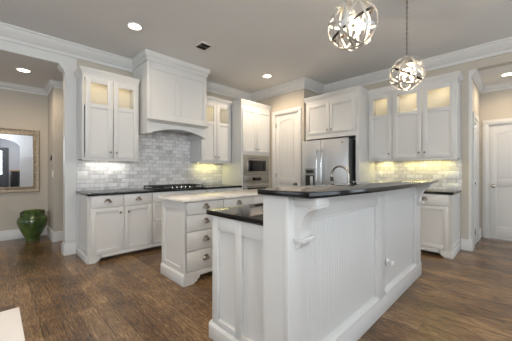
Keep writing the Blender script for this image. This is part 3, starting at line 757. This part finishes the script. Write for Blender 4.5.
# pendants
def band(R, width, th, axis_rot, squash=1.0):
    m = MB(); n = 56; rows = []
    for k in range(n):
        a = 2*PI*k/n; c, s = math.cos(a), math.sin(a)
        rows.append([m.bm.verts.new(axis_rot @ Vector((r*c, r*s, h))) for r, h in ((R-th, -width/2), (R, -width/2), (R, width/2), (R-th, width/2))])
    for k in range(n):
        a, b = rows[k], rows[(k+1) % n]
        for j in range(4): m.bm.faces.new((a[j], a[(j+1) % 4], b[(j+1) % 4], b[j]))
    bmesh.ops.recalc_face_normals(m.bm, faces=m.bm.faces[:])
    return m
def pendant(loc, label, seed, turn):
    t = thing('orb_pendant', label, 'pendant light', loc, turn, 'orb pendants over the bar')
    rnd = random.Random(seed); R = .172
    tilts = [(1.45, .2), (1.15, 1.3), (1.3, 2.5), (.75, 3.6), (1.0, 5.0), (.35, .9), (1.5, 1.75), (.6, 5.6), (1.25, 4.3)]
    for i, (a, b) in enumerate(tilts):
        M = (Matrix.Rotation(b, 4, 'Z') @ Matrix.Rotation(a, 4, 'X')).to_3x3()
        o = band(R-.0022*i, .0165, .003, M).build('band', BRONZE if i == 7 else SILVERLEAF, t)
        if i == 7: o['label'] = 'dark bronze band'
    MB().tube([(0, 0, R+.0), (0, 0, .05)], .006, 8).lathe([(0, R+.012), (.02, R+.012), (.024, R), (.02, R-.012), (0, R-.012)], None, 16).build('stem', SILVERLEAF, t)
    MB().lathe([(0, .055), (.05, .055), (.055, .045), (.05, .035), (0, .03)], None, 20).build('candle_ring', SILVERLEAF, t)
    for k in range(3):
        a = 2*PI*k/3+.4; x, y = .045*math.cos(a), .045*math.sin(a)
        s = MB().tube([(x, y, .045), (x, y, -.005)], .011, 12).build('socket', SILVERLEAF, t)
        MB().lathe([(0, -.075), (.008, -.068), (.017, -.045), (.019, -.03), (.012, -.008), (.009, -.005)], Matrix.Translation((x, y, 0)), 14).build('bulb', BULB, s)
    top = ZC - loc[2]; m = MB(); z = R+.012; k = 0
    while z < top-.05:
        a = .009; h = .017
        pts = []
        for i in range(13):
            q = 2*PI*i/12; pts.append((a*math.cos(q), 0, z+h+h*math.sin(q)) if k % 2 else (0, a*math.cos(q), z+h+h*math.sin(q)))
        m.tube(pts, .0026, 6, False); z += .027; k += 1
    m.build('chain', mat('aged_silver_chain', srgb(135, 126, 116), .4, .8), t)
    MB().tube([(.003, .003, R+.01), (.003, -.003, top-.02)], .002, 6).build('cord', BRONZE, t)
    MB().lathe([(0, top), (.06, top), (.058, top-.012), (.02, top-.03), (0, top-.032)], None, 24).build('canopy', SILVERLEAF, t)
    lamp('pendant_glow', 'POINT', (0, 0, -.03), 25, (1, .80, .55), t, .04)
    return t
pendant((-.84, 1.79, 2.245), 'large openwork metal orb pendant nearest the viewer, cut by top of photo', 3, 0.0)
pendant((-.84, 3.06, 2.235), 'smaller-looking metal orb pendant hanging on a chain before the right uppers', 5, 2.1)

# ------------------------------------------------------------------ wall plates
def plate(name, label, loc, rz, w, h, gangs, kind, cat):
    t = thing(name, label, cat, loc, rz)
    MB().box(-w/2, w/2, -.006, 0, -h/2, h/2, .002).build('cover_plate', PLATE, t)
    for k in range(gangs):
        x = -w/2 + w*(k+.5)/gangs
        if kind == 'switch': MB().box(x-.016, x+.016, -.010, -.006, -.033, .033, .002).build('rocker', PLATE, t)
        else: MB().box(x-.033*(w > h) - .017*(w <= h), x+.033*(w > h)+.017*(w <= h), -.009, -.006, -.017 if w > h else -.033, .017 if w > h else .033, .002).build('receptacle', PLATE, t)
    return t
plate('light_switch', 'white double switch plate on the backsplash at its left end', (-4.608, .928, 1.15), PI/2, .13, .12, 2, 'switch', 'switch')
plate('wall_outlet', 'white horizontal outlet on the backsplash left of the cooktop', (-4.608, 1.515, .972), PI/2, .115, .07, 1, 'outlet', 'outlet')
plate('wall_outlet', 'white horizontal outlet on the backsplash right of the cooktop', (-4.608, 3.05, 1.02), PI/2, .115, .07, 1, 'outlet', 'outlet')
plate('light_switch', 'white triple switch plate on the right backsplash near the hall opening', (-.765, 5.108, 1.15), 0, .175, .12, 3, 'switch', 'switch')
plate('wall_outlet', 'white horizontal outlet below the triple switch plate', (-.745, 5.108, .985), 0, .125, .07, 1, 'outlet', 'outlet')
plate('wall_outlet', 'white outlet on the right backsplash beside the refrigerator surround', (-1.85, 5.108, 1.16), 0, .07, .115, 1, 'outlet', 'outlet')
plate('light_switch', 'single white switch plate on the dining pier beside the mirror', (-5.72, .716, 1.16), 0, .07, .115, 1, 'switch', 'switch')
t = thing('thermostat', 'small brown wall control on the dining pier above the white switch', 'thermostat', (-5.86, .716, 1.45))
MB().box(-.028, .028, -.02, 0, -.05, .04, .004).build('body', BROWNP, t)
MB().box(-.018, .018, -.024, -.02, .0, .03, .001).build('screen', PLATE, t)

# ------------------------------------------------------------------ dining room mirror and vase
t = thing('wall_mirror', 'large rectangular mirror in a carved champagne frame on the dining wall', 'mirror', (-6.35, -.18, 1.393))
hw, hh = .775, .565
MFR = [(0, 0), (0, .03), (-.012, .04), (-.028, .03), (-.05, .022), (-.075, .03), (-.09, .038), (-.1, .02), (-.1, 0)]
m = MB().sweep([(-o, h) for o, h in MFR], [(-hw, -hh), (-hw, hh), (hw, hh), (hw, -hh)], closed=True)
m.xform(Matrix(((0, 0, 1, 0), (1, 0, 0, 0), (0, 1, 0, 0), (0, 0, 0, 1))))
m.build('mirror_frame', FRAME, t)
MB().box(.004, .010, -hw+.08, hw-.08, -hh+.08, hh-.08).build('mirror_glass', MIRR, t)

t = thing('ceramic_pot', 'dark green glazed ceramic pot with lug handles on floor under the mirror', 'pot', (-6.05, .47, 0))
prof = [(0, .0), (.118, 0), (.124, .012), (.12, .035), (.125, .05), (.18, .13), (.235, .23), (.265, .32), (.262, .37), (.232, .415), (.19, .437), (.172, .45), (.172, .5), (.18, .512), (.175, .52), (.16, .51), (.158, .45), (.19, .40), (.22, .34), (.2, .22), (.1, .06), (0, .05)]
MB().lathe([(q*.79, h) for q, h in prof], None, 44).build('body', GLAZE, t)
for k in range(4):
    a = PI/4*0 + PI/2*k + .35; M = Matrix.Rotation(a, 4, 'Z')
    MB().box(.165, .222, -.03, .03, .49, .513, .006).box(.196, .222, -.03, .03, .415, .495, .006).xform(Matrix.Diagonal((.79, .79, 1, 1)) @ M).build('lug_handle', GLAZE, t)

# ------------------------------------------------------------------ rug corner at the lower left, foyer console
t = MB().box(-3.13, -1.7, -1.9, .153, .0, .014, .005).build('rug', RUGM, label='white woven rug, only its corner showing on the dark floor', category='rug')
t = thing('console_cabinet', 'black console cabinet with tan top in the foyer seen in the mirror', 'cabinet', (4.3, .76, 0))
MB().box(-.25, .25, -.24, .24, 0, 1.19, .004).build('body', BLACKW, t)
MB().box(-.27, .27, -.26, .26, 1.19, 1.24, .004).build('top', TAN, t)
MB().box(-.258, -.25, -.22, -.005, .06, 1.15, .003).build('door', BLACKW, t); MB().box(-.258, -.25, .005, .22, .06, 1.15, .003).build('door', BLACKW, t)
